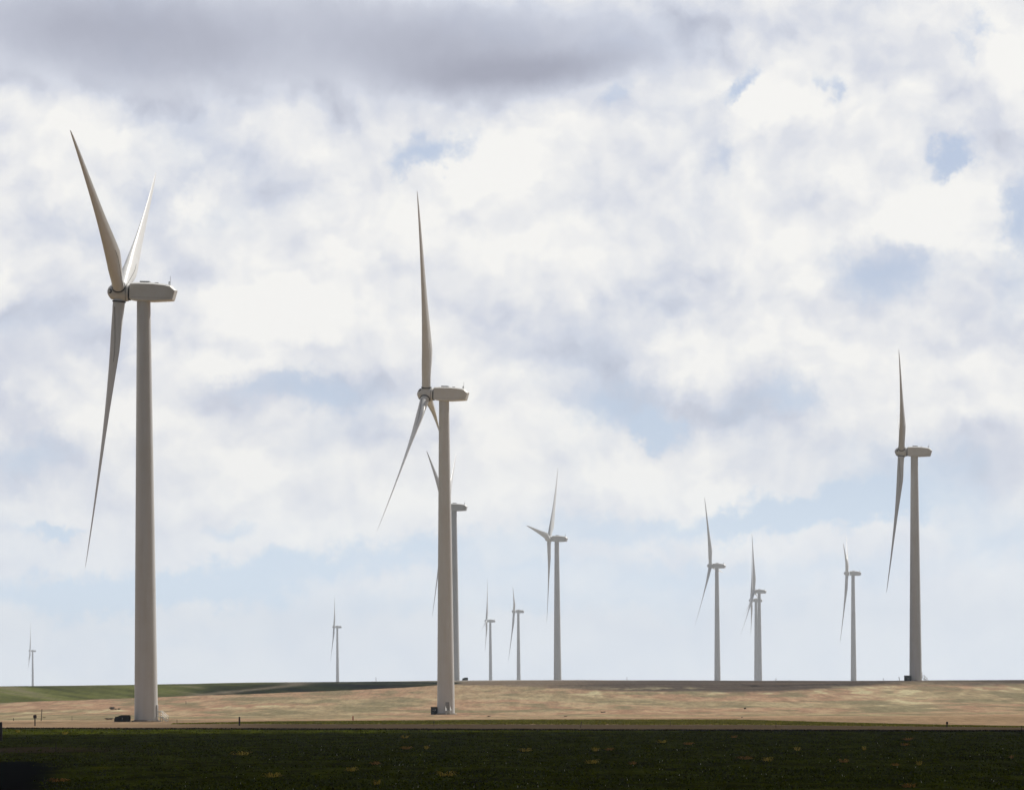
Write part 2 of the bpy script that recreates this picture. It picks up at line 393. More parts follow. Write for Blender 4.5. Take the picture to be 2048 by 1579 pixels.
PINK = np.array(srgb(197, 162, 133)); BEIGE = np.array(srgb(186, 168, 134)); STRAW = np.array(srgb(220, 208, 168))
DKBAND = np.array(srgb(108, 96, 86)); GREYB = np.array(srgb(142, 126, 108)); SAND = np.array(srgb(178, 152, 122))
HG1 = np.array(srgb(114, 118, 66)); HG2 = np.array(srgb(48, 53, 28)); HG3 = np.array(srgb(138, 128, 110))
ALB = 0.53
def lerp(a, b, t): return a + (b - a) * t[..., None]
def sstep(v, a, b):
    t = np.clip((v - a) / (b - a), 0, 1); return t * t * (3 - 2 * t)
def ground_colour(x, d):
    c = col_px(x, np.maximum(d, 150))
    n = fbm(x / 20, d / 60, 51, 4); n2 = fbm(x / 8, d / 42, 61, 4); n3 = fbm(x / 60, d / 110, 71, 3)
    col = lerp(BEIGE + np.zeros(x.shape + (3,)), PINK, sstep(n * 1.3 + n3 * .8, -.12, .22))
    nf = fbm(x / 3.0, d / 26.0, 57, 4)
    col = col * (1 + nf * .60)[..., None]
    row = row_of(np.clip(d, 900, 1800))
    # pink stubble towards the far boundary, pale straw streaks
    pk = sstep(row, 34, 22) * sstep(c, 1150, 700)
    col = lerp(col, PINK * 1.0, pk * .85)
    st = sstep(n2 + n * .5 + nf * .9, .06, .24)
    band = np.exp(-((row - 19 - n3 * 8) / 5.0) ** 2) * sstep(c, 1050, 1250) + .7 * np.exp(-((row - 47 - (c - 300) * -.018) / 2.2) ** 2) * sstep(c, 900, 500)
    col = lerp(col, STRAW * 1.02, np.clip(st * (.30 + 1.2 * band), 0, 1))
    patch = np.exp(-(((c - 1800 - (row - 30) * 1.4) / 60) ** 2)) * sstep(row, 62, 54) * sstep(row, 6, 14)   # trampled pale track up to the ridge turbine
    col = lerp(col, STRAW * 1.05, np.clip(patch * (st * .9 + .35), 0, 1))
    olive = np.array(srgb(150, 142, 112))
    col = lerp(col, olive, sstep(-n2 - n * .6, .03, .20) * .75)
    # dark band under the ridge on the right
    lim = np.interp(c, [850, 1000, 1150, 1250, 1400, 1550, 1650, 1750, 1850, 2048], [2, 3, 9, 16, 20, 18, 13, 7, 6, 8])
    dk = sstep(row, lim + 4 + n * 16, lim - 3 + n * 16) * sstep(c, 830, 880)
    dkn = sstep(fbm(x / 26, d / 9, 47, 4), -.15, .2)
    tone = lerp(GREYB + np.zeros(x.shape + (3,)), DKBAND, sstep(c + n * 250, 1050, 1300) )
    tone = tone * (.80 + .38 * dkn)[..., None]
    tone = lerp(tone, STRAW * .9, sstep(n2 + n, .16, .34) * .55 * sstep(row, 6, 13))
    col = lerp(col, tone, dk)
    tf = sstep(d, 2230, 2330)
    # green winter crop on the hill at the left
    brow = np.interp(c, [-3000, 0, 250, 500, 700, 800, 880, 960], [60, 33, 25, 18, 11.5, 7, 2.5, -2])
    hill = sstep(row, brow + .6, brow - .6) * (c < 955)
    stripe = vnoise(x / 7.0 + d / 60.0, d / 400.0, 81) * .6 + vnoise(x / 22.0 + d / 150.0, d / 500.0, 83) * .6 - .6
    hg = lerp(HG1 + np.zeros(x.shape + (3,)), HG2, sstep(c + stripe * 260 + (row - 20) * 7, 150, 420))
    dg = fbm(x / 10.0 + d / 42.0, d / 300.0, 85, 3) + fbm(x / 34.0 + d / 120.0, d / 500.0, 86, 2) * .8
    hg = hg * (1 + dg * 2.2)[..., None]
    hg = lerp(hg, HG3 * 1.1, sstep(dg, .06, .22) * .7)
    hg = lerp(hg, HG3, sstep(stripe, .12, .4) * .6 + np.exp(-((c - 455 + (row - 14) * 10) / 26) ** 2) * .75 * (c > 300))
    col = lerp(col, hg, hill)
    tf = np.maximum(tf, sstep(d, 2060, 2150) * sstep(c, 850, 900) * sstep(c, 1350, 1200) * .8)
    col = lerp(col, np.array([.56, .53, .49]), tf)  # far ground made pale to bounce light up onto the distant turbines
    # near the road: sandy verge, bright bare strip
    sand = SAND * (1 + n2[..., None] * .5)
    col = lerp(col, sand, sstep(d, 985, 940))
    bright = np.exp(-((d - 968 + x * .05) / 14) ** 2) * sstep(c, 300, 520)
    col = lerp(col, PINK * 1.22, bright * .8)
    # mud pad round the feet of the near turbines
    for (bx, by, bz) in BASES[:3]:
        q = np.exp(-(((x - bx) / 6) ** 2 + ((d - by) / 12) ** 2))
        col = lerp(col, np.array(srgb(150, 128, 112)), q * .6)
    return np.clip(col, .01, .9) * ALB

rows = np.concatenate([np.arange(-600, 300, 30), np.arange(300, 980, 4), np.arange(980, 1900, 1.6), np.arange(1900, 2500, 6),
                       np.geomspace(2500, 60000, 90)])
us = np.concatenate([-np.geomspace(1.6, .112, 50)[:-1], np.linspace(-.112, .112, 420), np.geomspace(.112, 1.6, 50)[1:]])
DD, UU = np.meshgrid(rows, us, indexing='ij')
XX = UU * np.maximum(DD, 300)
ZZ = terrain(XX, DD)
# under the crop, road and verge sheets the ground sheet lies a little lower
V = np.stack([XX, DD, ZZ], -1).reshape(-1, 3)
me = np_mesh('ground', V, grid_faces(*DD.shape))
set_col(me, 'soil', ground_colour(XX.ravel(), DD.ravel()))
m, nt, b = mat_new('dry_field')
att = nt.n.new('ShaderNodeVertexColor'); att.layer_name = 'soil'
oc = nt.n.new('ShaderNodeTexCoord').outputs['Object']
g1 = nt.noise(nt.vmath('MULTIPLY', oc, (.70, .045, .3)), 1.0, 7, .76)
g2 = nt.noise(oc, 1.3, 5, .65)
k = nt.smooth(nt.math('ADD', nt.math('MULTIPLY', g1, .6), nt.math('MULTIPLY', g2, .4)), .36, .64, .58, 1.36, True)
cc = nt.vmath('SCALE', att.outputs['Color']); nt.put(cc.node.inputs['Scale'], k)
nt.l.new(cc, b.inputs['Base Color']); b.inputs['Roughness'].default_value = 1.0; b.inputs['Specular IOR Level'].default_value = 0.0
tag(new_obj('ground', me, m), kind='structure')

def sheet(name, f_near, f_far, xs, nd, off, mat, bump=0.0, seed=1, power=1.0):
    t = np.linspace(0, 1, nd) ** power
    X = np.repeat(xs[None, :], nd, 0)
    a = f_near(xs); bb = f_far(xs)
    Dm = a[None, :] + (bb - a)[None, :] * t[:, None]
    Z = terrain(X, Dm) + off
    if bump: Z = Z + (fbm(X / 1.3, Dm / 1.6, seed, 3) + fbm(X / 9, Dm / 12, seed + 7, 2) * 1.2) * bump * (1 + .8 * sstep(Dm, 520, 340)) + bump * .3
    Z = np.maximum(Z, terrain(X, Dm) + .035)
    me_ = np_mesh(name, np.stack([X, Dm, Z], -1).reshape(-1, 3), grid_faces(nd, len(xs)))
    return new_obj(name, me_, mat)
# dirt road
m, nt, b = mat_new('dirt_road')
oc = nt.n.new('ShaderNodeTexCoord').outputs['Object']
sx = nt.n.new('ShaderNodeSeparateXYZ'); nt.l.new(oc, sx.inputs[0])
gx = nt.smooth(sx.outputs[0], -80, -35)
rc = nt.mix(gx, tuple(np.array(srgb(176, 150, 122)) * ALB), tuple(np.array(srgb(104, 90, 72)) * ALB * .8))
rn = nt.smooth(nt.noise(nt.vmath('MULTIPLY', oc, (.12, .5, 1)), 1.0, 6, .6), .3, .7, .78, 1.2, True)
rs = nt.vmath('SCALE', rc); nt.put(rs.node.inputs['Scale'], rn)
nt.l.new(rs, b.inputs['Base Color']); b.inputs['Roughness'].default_value = 1.0; b.inputs['Specular IOR Level'].default_value = 0.0
xs = np.concatenate([np.arange(-600, -110, 12), np.arange(-110, 110, 1.0), np.arange(110, 600, 12)])
tag(sheet('dirt_road', edge_near, road_far, xs, 24, .05, m), kind='structure')
# crop field
m, nt, b = mat_new('winter_crop')
oc = nt.n.new('ShaderNodeTexCoord').outputs['Object']
a1 = nt.noise(oc, .9, 6, .65); a2 = nt.noise(nt.vmath('MULTIPLY', oc, (.12, .5, 1)), .35, 4, .6)
a3 = nt.noise(nt.vmath('MULTIPLY', oc, (.25, .05, 1)), 1.0, 4, .65)
cc = nt.ramp(nt.math('ADD', nt.math('MULTIPLY', a1, .3), nt.math('ADD', nt.math('MULTIPLY', a2, .2), nt.math('MULTIPLY', a3, .5))),
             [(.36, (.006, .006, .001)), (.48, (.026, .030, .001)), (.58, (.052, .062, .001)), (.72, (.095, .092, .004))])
fa = nt.n.new('ShaderNodeVertexColor'); fa.layer_name = 'track_shade'
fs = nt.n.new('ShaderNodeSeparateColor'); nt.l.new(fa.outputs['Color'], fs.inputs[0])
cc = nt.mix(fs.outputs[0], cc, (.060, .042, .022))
cc = nt.mix(fs.outputs[1], cc, (.003, .0028, .002))  # near left corner: shade put into the field colour
nt.l.new(cc, b.inputs['Base Color']); b.inputs['Roughness'].default_value = 1.0; b.inputs['Specular IOR Level'].default_value = 0.0
M_crop = m
def track_mask(x, d):
    c = col_px(x, np.maximum(d, 300)); j = fbm(x / 5, d / 12, 17, 3) * 14
    return sstep(d + j, 516, 528) * sstep(d + j, 572, 560) * sstep(c, 330, 60) * .9
def corner_shade_mask(x, d):
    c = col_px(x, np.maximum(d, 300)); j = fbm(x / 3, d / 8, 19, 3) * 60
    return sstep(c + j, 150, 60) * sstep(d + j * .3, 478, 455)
xs = np.concatenate([np.arange(-500, -92, 10), np.arange(-92, 92, .8), np.arange(92, 500, 10)])
cf = sheet('crop_field', lambda x: x * 0 + 290.0, edge_near, xs, 520, .04, m, .16, 5)
co = np.zeros(len(cf.data.vertices) * 3, np.float32); cf.data.vertices.foreach_get('co', co); co = co.reshape(-1, 3)
set_col(cf.data, 'track_shade', np.stack([track_mask(co[:, 0], co[:, 1]), corner_shade_mask(co[:, 0], co[:, 1]), co[:, 0] * 0], -1))
tag(cf, kind='structure')
tag(sheet('crop_field_behind_camera', lambda x: x * 0 - 500.0, lambda x: x * 0 + 290.0, np.arange(-500, 501, 20.0), 40, .04, m, .0, 5), kind='structure')

# leaves of the crop: many small blades, one uncountable mass
def blades(n, xf, df, hmin, hmax, width, seed, lift=.04, lean=.5, wfun=None):
    r = np.random.default_rng(seed)
    x, d = xf(r, n), None
    d = df(r, x)
    z = terrain(x, d) + lift
    h = r.uniform(hmin, hmax, n); an = r.uniform(0, np.pi * 2, n); ln = r.uniform(.1, lean, n) * h; la = r.uniform(0, np.pi * 2, n)
    wd = width * r.uniform(.6, 1.3, n)
    dx, dy = np.cos(an) * wd / 2, np.sin(an) * wd / 2
    lx, ly = np.cos(la) * ln, np.sin(la) * ln
    b0 = np.stack([x - dx, d - dy, z], -1); b1 = np.stack([x + dx, d + dy, z], -1)
    m0 = np.stack([x - dx * .7 + lx * .4, d - dy * .7 + ly * .4, z + h * .6], -1); m1 = np.stack([x + dx * .7 + lx * .4, d + dy * .7 + ly * .4, z + h * .6], -1)
    t0 = np.stack([x + lx, d + ly, z + h], -1)
    Vv = np.stack([b0, b1, m1, m0, t0], 1).reshape(-1, 3)
    i = np.arange(n)[:, None] * 5
    tri = np.concatenate([i + [0, 1, 2], i + [0, 2, 3], i + [3, 2, 4]], 0)
    return Vv, tri, x, d
def leafmat(name, stops):
    m, nt, b = mat_new(name)
    oc = nt.n.new('ShaderNodeTexCoord').outputs['Object']
    gn = nt.n.new('ShaderNodeNewGeometry').outputs['Random Per Island']
    v = nt.math('ADD', nt.math('MULTIPLY', gn, .38), nt.math('MULTIPLY', nt.noise(nt.vmath('MULTIPLY', oc, (.25, .06, 1)), 1.0, 4, .65), .62))
    nt.l.new(nt.ramp(v, stops), b.inputs['Base Color'])
    b.inputs['Roughness'].default_value = 1.0; b.inputs['Specular IOR Level'].default_value = 0.0
    return m
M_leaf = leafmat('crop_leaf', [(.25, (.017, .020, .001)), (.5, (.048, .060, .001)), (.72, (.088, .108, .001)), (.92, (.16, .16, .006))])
def crop_d(r, x):
    far = edge_near(x) - 1
    t = r.uniform(0, 1, len(x))
    return 318 / (1 - t * (1 - 318 / far))             # denser close to the viewer
Vv, tri, cx_, cd_ = blades(150000, lambda r, n: r.uniform(-95, 95, n), crop_d, .05, .20, .20, 21, .05)
keep = np.random.default_rng(5).uniform(0, 1, len(cx_)) > np.maximum(track_mask(cx_, cd_) * .85, corner_shade_mask(cx_, cd_))
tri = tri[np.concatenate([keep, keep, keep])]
tag(new_obj('crop_leaves', np_mesh('crop_leaves', Vv, tri, False), M_leaf), 'dark green young crop leaves covering the shaded foreground field', 'crop', kind='stuff')
M_pale = leafmat('pale_weed', [(.25, (.45, .45, .30)), (.9, (.75, .75, .62))])
Vv, tri, _, _ = blades(330, lambda r, n: r.uniform(-24, 55, n), lambda r, x: 330 + 230 * r.uniform(0, 1, len(x)) ** 1.6, .06, .18, .045, 33, .10)
tag(new_obj('pale_weeds', np_mesh('pale_weeds', Vv, tri, False), M_pale), 'tiny pale weed stems sprinkled through the dark crop', 'weeds', kind='stuff')
# ragged taller growth along the field's far edge
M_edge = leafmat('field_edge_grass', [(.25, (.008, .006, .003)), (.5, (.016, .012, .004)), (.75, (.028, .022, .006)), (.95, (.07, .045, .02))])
Vv, tri, _, _ = blades(26000, lambda r, n: r.uniform(-110, 110, n), lambda r, x: edge_near(x) + r.normal(0, 1.6, len(x)) - 2 + fbm(x / 4, x * 0, 44, 3) * 8, .06, .36, .24, 22, .03)
tag(new_obj('field_edge_grass', np_mesh('field_edge_grass', Vv, tri, False), M_edge), 'ragged dark grass along the far edge of the crop field', 'grass', kind='stuff')
# green verge beyond the road
M_verge = leafmat('verge_grass', [(.25, (.10, .11, .015)), (.5, (.19, .21, .022)), (.72, (.28, .28, .04)), (.92, (.42, .34, .13))])
def verge_d(r, x):
    a = road_far(x); bq = verge_far(x)
    return a + (bq - a) * r.beta(1.3, 1.0, len(x))
def verge_x(r, n):
    x = r.uniform(-60, 80, n); return np.where(r.uniform(0, 1, n) < sstep(x, -62, -30) * .8 + .2, x, r.uniform(-15, 60, n))
Vv, tri, _, _ = blades(60000, verge_x, verge_d, .05, .18, .26, 23, .03)
tag(new_obj('verge_grass', np_mesh('verge_grass', Vv, tri, False), M_verge), 'bright green grass verge between the dirt road and the bare strip', 'grass', kind='stuff')
# ------------------------------------------------------------------ wind turbine meshes
def blade_mesh():
    st = [(1.30, 2.26, 1.0), (2.6, 2.28, 1.0), (4.0, 2.38, .88), (6.0, 2.75, .68), (8.5, 3.22, .50), (11.0, 3.36, .40), (14.0, 3.12, .33), (18, 2.72, .28),
          (23, 2.22, .24), (28, 1.86, .21), (33, 1.54, .19), (38, 1.23, .18), (43, .92, .17), (47, .66, .16), (49.5, .46, .15), (51, .26, .14), (51.6, .06, .14)]
    n = 24; V_ = []; fc = []
    def station(rr, ch, th):
        tw = R(25 + 19 * (1 - min(1, rr / 40)) ** 1.5)
        blend = min(1, max(0, (rr - 2.6) / 8)) ** .8
        le = Vector((math.cos(tw), -math.sin(tw))); su = Vector((math.sin(tw), math.cos(tw)))
        pts = []
        for i in range(n):
            an = 2 * math.pi * i / n
            xc = (math.cos(an) + 1) / 2                       # 1 = leading edge
            cx, cy = math.cos(an) * .5, math.sin(an) * .5
            t_ = 1 - xc
            yt = 5 * th * (.2969 * math.sqrt(t_ + 1e-9) - .126 * t_ - .3516 * t_ ** 2 + .2843 * t_ ** 3 - .1015 * t_ ** 4) * (1 if math.sin(an) >= 0 else -1)
            ax, ay = xc - .70, yt + .03 * math.sin(math.pi * xc)
            px_ = (cx * (1 - blend) + ax * blend) * ch; py_ = (cy * th * (1 - blend) + ay * blend) * ch
            pts.append(le * px_ + su * py_)
        return pts
    import bisect
    R0 = [s[0] for s in st]
    rs = sorted(set(R0 + list(np.linspace(1.3, 51.2, 52))))
    for rr in rs:
        ch = float(np.interp(rr, R0, [s[1] for s in st])); th = float(np.interp(rr, R0, [s[2] for s in st]))
        pre = -1.3 * (rr / 51.6) ** 2                          # prebend upwind
        for p in station(rr, ch, th): V_.append((p.x, p.y + pre, rr))
    for k in range(len(rs) - 1):
        for i in range(n):
            j = (i + 1) % n
            fc.append((k * n + i, k * n + j, (k + 1) * n + j, (k + 1) * n + i))
    me = bpy.data.meshes.new('blade'); me.from_pydata(V_, [], fc + [tuple(range(n))[::-1], tuple(range((len(rs) - 1) * n, len(rs) * n))])
    bm = bmesh.new(); bm.from_mesh(me); bmesh.ops.recalc_face_normals(bm, faces=bm.faces); bm.to_mesh(me); bm.free()
    me.polygons.foreach_set('use_smooth', [True] * len(me.polygons)); me.set_sharp_from_angle(angle=R(50))
    # the thin dark joint line on both faces of the root third
    bm = bmesh.new()
    for sgn, idx in ((1, 7), (-1, 17)):
        prev = None
        for rr in np.linspace(2.8, 13.0, 22):
            ch = float(np.interp(rr, R0, [s[1] for s in st])); th = float(np.interp(rr, R0, [s[2] for s in st]))
            pts = station(rr, ch, th); p, q = pts[idx], pts[idx + (1 if sgn > 0 else -1)]
            pre = -1.3 * (rr / 51.6) ** 2
            cen = sum(pts, Vector((0, 0))) / len(pts)
            dq = (q - p).normalized() * .10; o_ = (p - cen).normalized() * .035
            a_ = bm.verts.new((p.x + o_.x, p.y + pre + o_.y, rr)); b_ = bm.verts.new((p.x + dq.x + o_.x, p.y + dq.y + pre + o_.y, rr))
            if prev: bm.faces.new((prev[0], prev[1], b_, a_))
            prev = (a_, b_)
    return me, bm_done(bm, 'joint_line')
ME_blade, ME_line = blade_mesh(); ME_blade.materials.append(M_blade); ME_line.materials.append(M_line)
def ring_mesh():
    bm = bmesh.new()
    prof = [(1.02, 1.14), (1.02, 1.27), (1.28, 1.27), (1.28, 1.14)]
    lathe(bm, prof, 32)
    return bm_done(bm, 'blade_collar', 40)
ME_collar = ring_mesh(); ME_collar.materials.append(M_dark)
# hub / spinner, axis along local -X (x = 0 at the blades' plane)
bm = bmesh.new()
prof = [(1.75, 1.35), (1.72, 1.58), (1.2, 1.66), (0.4, 1.70), (-.4, 1.68), (-1.0, 1.58), (-1.5, 1.38), (-1.9, 1.08), (-2.2, .70), (-2.35, .32), (-2.4, .05)]
lathe(bm, prof, 40, 'X')
ME_hub = bm_done(bm, 'rotor_hub', 35); ME_hub.materials.append(M_nac)
bm = bmesh.new(); lathe(bm, [(1.74, 1.30), (1.74, 1.44), (2.12, 1.44), (2.12, 1.30)], 32, 'X'); ME_gap = bm_done(bm, 'hub_seal', 40); ME_gap.materials.append(M_dark)
# seam ring round the spinner
bm = bmesh.new(); lathe(bm, [(1.28, 1.66), (1.28, 1.685), (1.34, 1.685), (1.34, 1.66)], 40, 'X'); ME_seam = bm_done(bm, 'spinner_seam', 40); ME_seam.materials.append(M_dark)
# spinner openings: dark disc, pale disc standing in for light seen through, three round the nose
def open_mesh(kind):
    bm = bmesh.new()
    for k in range(1):
        A = R(60 + 120 * k)
        # point on the nose cone
        xq, rq = -1.62, 1.30
        nrm = Vector((-.62, .78 * math.cos(A), .78 * math.sin(A))).normalized()
        c = Vector((xq, rq * math.cos(A), rq * math.sin(A)))
        q = nrm.to_track_quat('Z', 'Y').to_matrix().to_4x4()
        if kind == 'rim':
            bmesh.ops.create_cone(bm, cap_ends=True, segments=20, radius1=.42, radius2=.40, depth=.12, matrix=Matrix.Translation(c + nrm * .02) @ q)
        else:
            bmesh.ops.create_cone(bm, cap_ends=True, segments=20, radius1=.27, radius2=.24, depth=.12, matrix=Matrix.Translation(c + nrm * .06 + q.to_3x3() @ Vector((.05, -.07, 0))) @ q)
    return bm_done(bm, 'opening_and_spot', 40)
ME_rim = open_mesh('rim'); ME_rim.materials.append(M_dark)
ME_light_spot = open_mesh('light_spot'); ME_light_spot.materials.append(M_galv)
# nacelle: stations along x (downwind from the front face), roof crowned towards both sides
def nacelle_mesh():
    stn = [(0.0, 1.66, -1.25, 1.58), (.18, 1.80, -1.42, 1.72), (1.6, 1.84, -1.60, 1.74), (4.4, 1.82, -1.66, 1.74), (6.6, 1.66, -1.52, 1.72), (7.9, 1.42, -1.42, 1.70), (8.25, 1.12, -1.38, 1.66)]
    bm = bmesh.new(); rings = []
    for x, t, bo, hw in stn:
        sec = [(-hw, bo + .16), (-hw + .22, bo), (hw - .22, bo), (hw, bo + .16), (hw, t - .30), (hw - .62, t), (-hw + .62, t), (-hw, t - .30)]
        rings.append([bm.verts.new((x, y, z)) for y, z in sec])
    # raked rear end: the visor overhangs, the lower part is cut back
    sec = [(-1.50, -1.18, 8.42), (-1.34, -1.30, 8.40), (1.34, -1.30, 8.40), (1.50, -1.18, 8.42), (1.50, .40, 8.84), (1.0, .52, 8.98), (-1.0, .52, 8.98), (-1.50, .40, 8.84)]
    rings.append([bm.verts.new((x, y, z)) for y, z, x in sec])
    for A, B_ in zip(rings, rings[1:]):
        for i in range(8): bm.faces.new((A[i], A[(i + 1) % 8], B_[(i + 1) % 8], B_[i]))
    bm.faces.new(rings[0]); bm.faces.new(rings[-1][::-1])
    es = [e for e in bm.edges if e.calc_face_angle(0) > R(25)]
    bmesh.ops.bevel(bm, geom=es, offset=.05, segments=2, affect='EDGES', profile=.5)
    return bm_done(bm, 'nacelle', 25)
ME_nac = nacelle_mesh(); ME_nac.materials.append(M_nac)
bm = bmesh.new(); add_box(bm, (2.75, 0, 1.98), (1.9, 1.5, .30), bevel=.05)
ME_hatch = bm_done(bm, 'roof_hatch', 30); ME_hatch.materials.append(M_grey)
bm = bmesh.new(); add_box(bm, (5.0, 0, 1.87), (.7, .6, .16), bevel=.03); ME_vent = bm_done(bm, 'roof_vent', 30); ME_vent.materials.append(M_grey)
bm = bmesh.new(); add_tube(bm, (7.75, -.6, 1.35), (7.75, -.6, 3.15), .045, .03); add_tube(bm, (7.55, -.1, 1.4), (7.55, -.1, 2.15), .05)
add_box(bm, (7.50, -.1, 2.05), (.34, .12, .16)); add_box(bm, (7.40, -.3, 1.75), (.10, .10, .34))
ME_mast = bm_done(bm, 'weather_mast'); ME_mast.materials.append(M_grey)
bm = bmesh.new()
for sy in (-1, 1):
    add_box(bm, (4.2, sy * 1.735, -.98), (7.6, .02, .04)); 
ME_nseam = bm_done(bm, 'panel_seam'); ME_nseam.materials.append(M_grey)
# tower with flanges
bm = bmesh.new()
TOPZ = HUB_H - 1.62
def trad(z): return 2.20 - (2.20 - 1.27) * (z / TOPZ) ** 1.05
prof = [(-1.5, trad(0))] + [(z, trad(z)) for z in np.linspace(0, TOPZ, 24)]
lathe(bm, prof, 64)
ME_tower = bm_done(bm, 'tower', 40); ME_tower.materials.append(M_tower)
ME_flanges = []
for z in (24.5, 51.0):
    bm = bmesh.new(); lathe(bm, [(z, trad(z) - .01), (z, trad(z) + .018), (z + .10, trad(z) + .018), (z + .10, trad(z) - .01)], 64)
    q = bm_done(bm, 'flange', 40); q.materials.append(M_tower); ME_flanges.append(q)
bm = bmesh.new(); lathe(bm, [(-1.0, 2.75), (.16, 2.75), (.22, 2.65)], 48); lathe(bm, [(.2, 2.34), (.34, 2.34)], 48)
ME_pad = bm_done(bm, 'foundation', 40); ME_pad.materials.append(M_conc)
# door with frame (faces local -Y before turning), stairs with rails
bm = bmesh.new(); add_box(bm, (0, -2.17, 2.05), (.95, .16, 2.1), bevel=.06); ME_door = bm_done(bm, 'door', 30); ME_door.materials.append(M_grey)
bm = bmesh.new()
add_box(bm, (0, -2.60, .95), (1.2, .85, .07))
for k in range(4): add_box(bm, (0, -3.15 - k * .24, .78 - k * .20), (.95, .26, .04))
for sx_ in (-.5, .5):
    add_box(bm, (sx_, -3.52, .48), (.05, .12, 1.35), rot=Matrix.Rotation(R(-50), 4, 'X'))
    add_tube(bm, (sx_ * 1.1, -2.95, 0), (sx_ * 1.1, -2.95, .92), .04)
ME_stairs = bm_done(bm, 'stairs'); ME_stairs.materials.append(M_galv)
bm = bmesh.new()
for sx_ in (-.6, .6):
    add_tube(bm, (sx_, -2.25, 1.95), (sx_, -3.0, 1.95), .04)
    add_tube(bm, (sx_, -3.0, 1.95), (sx_, -4.15, .95), .04); add_tube(bm, (sx_, -3.0, 1.5), (sx_, -4.15, .5), .03)
    for yy, z0, z1 in ((-2.3, .95, 1.95), (-3.0, .0, 1.95), (-4.15, 0, .95)): add_tube(bm, (sx_, yy, z0), (sx_, yy, z1), .04)
add_tube(bm, (-.6, -3.0, .98), (.6, -3.0, .98), .035)
ME_rail = bm_done(bm, 'handrail'); ME_rail.materials.append(M_galv)

def make_turbine(i, label, near, door_deg=None, door_dark=False):
    hx, hy, d, a, psi, tilt, cone, rr = TURB[i]
    bx, by, bz = BASES[i]
    root = bpy.data.objects.new('wind_turbine', None); C.objects.link(root)
    root.empty_display_size = 3
    root.location = (bx, by, bz); root.rotation_euler = (0, 0, -R(psi))
    tag(root, label, 'wind turbine', 'white three-bladed turbines of the wind farm')
    tw = new_obj('tower', ME_tower, parent=root)
    if near:
        for q in ME_flanges: new_obj('flange', q, parent=tw)
    hubc = Vector((-OVER, 0, HUB_H)); T = R(tilt)
    nose = Vector((-math.cos(T), 0, math.sin(T))); up = Vector((math.sin(T), 0, math.cos(T))); nr = Vector((0, -1, 0))
    TR = Matrix(((-nose.x, 0, up.x, 0), (0, 1, 0, 0), (-nose.z, 0, up.z, 0), (0, 0, 0, 1)))
    hub = new_obj('rotor_hub', ME_hub, parent=root, mat_local=Matrix.Translation(hubc) @ TR @ Matrix.Rotation(R(a - 60), 4, 'X'))
    if near:
        new_obj('hub_seal', ME_gap, parent=hub); new_obj('spinner_seam', ME_seam, parent=hub)
        
        for k in range(3):
            new_obj('spinner_opening', ME_rim, parent=hub, mat_local=Matrix.Rotation(R(120 * k), 4, 'X'))
            new_obj('spinner_light_spot', ME_light_spot, parent=hub, mat_local=Matrix.Rotation(R(120 * k), 4, 'X'))
    # a slimmer tilt for the housing, as bolted to the tower top
    nt_ = R(min(tilt, 5.0) * .45)
    NR = Matrix.Rotation(nt_, 4, 'Y')
    nac = new_obj('nacelle', ME_nac, parent=root, mat_local=Matrix.Translation(hubc) @ NR @ Matrix.Translation((2.04, 0, 0)) @ Matrix.Diagonal((.965, 1, 1, 1)))
    new_obj('roof_hatch', ME_hatch, parent=nac)
    new_obj('weather_mast', ME_mast, parent=nac)
    if near: new_obj('roof_vent', ME_vent, parent=nac); new_obj('panel_seam', ME_nseam, parent=nac)
    for k in range(3):
        A = R(a + 120 * k); cn = R(cone)
        s = up * math.cos(A) + nr * math.sin(A); ea = -up * math.sin(A) + nr * math.cos(A)
        cn2 = cn * .55                                       # the rest of the lean is the blade's own prebend
        sp = s * math.cos(cn2) + nose * math.sin(cn2)
        yv = sp.cross(ea).normalized()
        Mx = Matrix(((ea.x, yv.x, sp.x, hubc.x), (ea.y, yv.y, sp.y, hubc.y), (ea.z, yv.z, sp.z, hubc.z), (0, 0, 0, 1)))
        bl = new_obj('blade', ME_blade, parent=root, mat_local=Mx @ Matrix.Diagonal((1, 1, rr / 51.6, 1)))
        if near:
            new_obj('blade_collar', ME_collar, parent=bl, mat_local=Matrix.Translation((0, 0, .62)))
            new_obj('joint_line', ME_line, parent=bl)
    if near:
        new_obj('foundation', ME_pad, parent=root)
    if door_deg is not None:
        rot = Matrix.Rotation(R(door_deg), 4, 'Z')
        dr = new_obj('door', ME_door, parent=root, mat_local=rot)
        stq = new_obj('stairs', ME_stairs, parent=root, mat_local=rot)
        new_obj('handrail', ME_rail, parent=stq)
    return root

make_turbine(0, 'largest and nearest white turbine, its broad tower at the left beside a low dark cabinet', True, 82)
make_turbine(1, 'second tallest turbine, one blade straight up, square green cabinet at its foot', True, 20)
make_turbine(2, 'grey looking turbine on the ridge at the right, cabinet and stairs at its foot', True, 100)
make_turbine(3, 'turbine half hidden behind the second tallest tower, only its nacelle end showing to the right', False)
make_turbine(4, 'turbine right of centre with one short foreshortened blade pointing left', False)
make_turbine(5, 'turbine with brownish upright blade, next to the left of the overlapping pair of towers', False)
make_turbine(6, 'taller front turbine of the two whose towers overlap on the ridge', False)
make_turbine(7, 'lower rear turbine of the two whose towers overlap on the ridge', False)
make_turbine(8, 'turbine with two close upright blades, left of the big one on the ridge', False)
make_turbine(9, 'small hazy turbine with two close upright blades, right one of the small central pair', False)
make_turbine(10, 'small hazy turbine with short lower left blade, left one of the small central pair', False)
make_turbine(11, 'small bluish turbine standing alone between the two largest towers', False)
make_turbine(12, 'smallest, faintest turbine at the far left of the horizon', False)

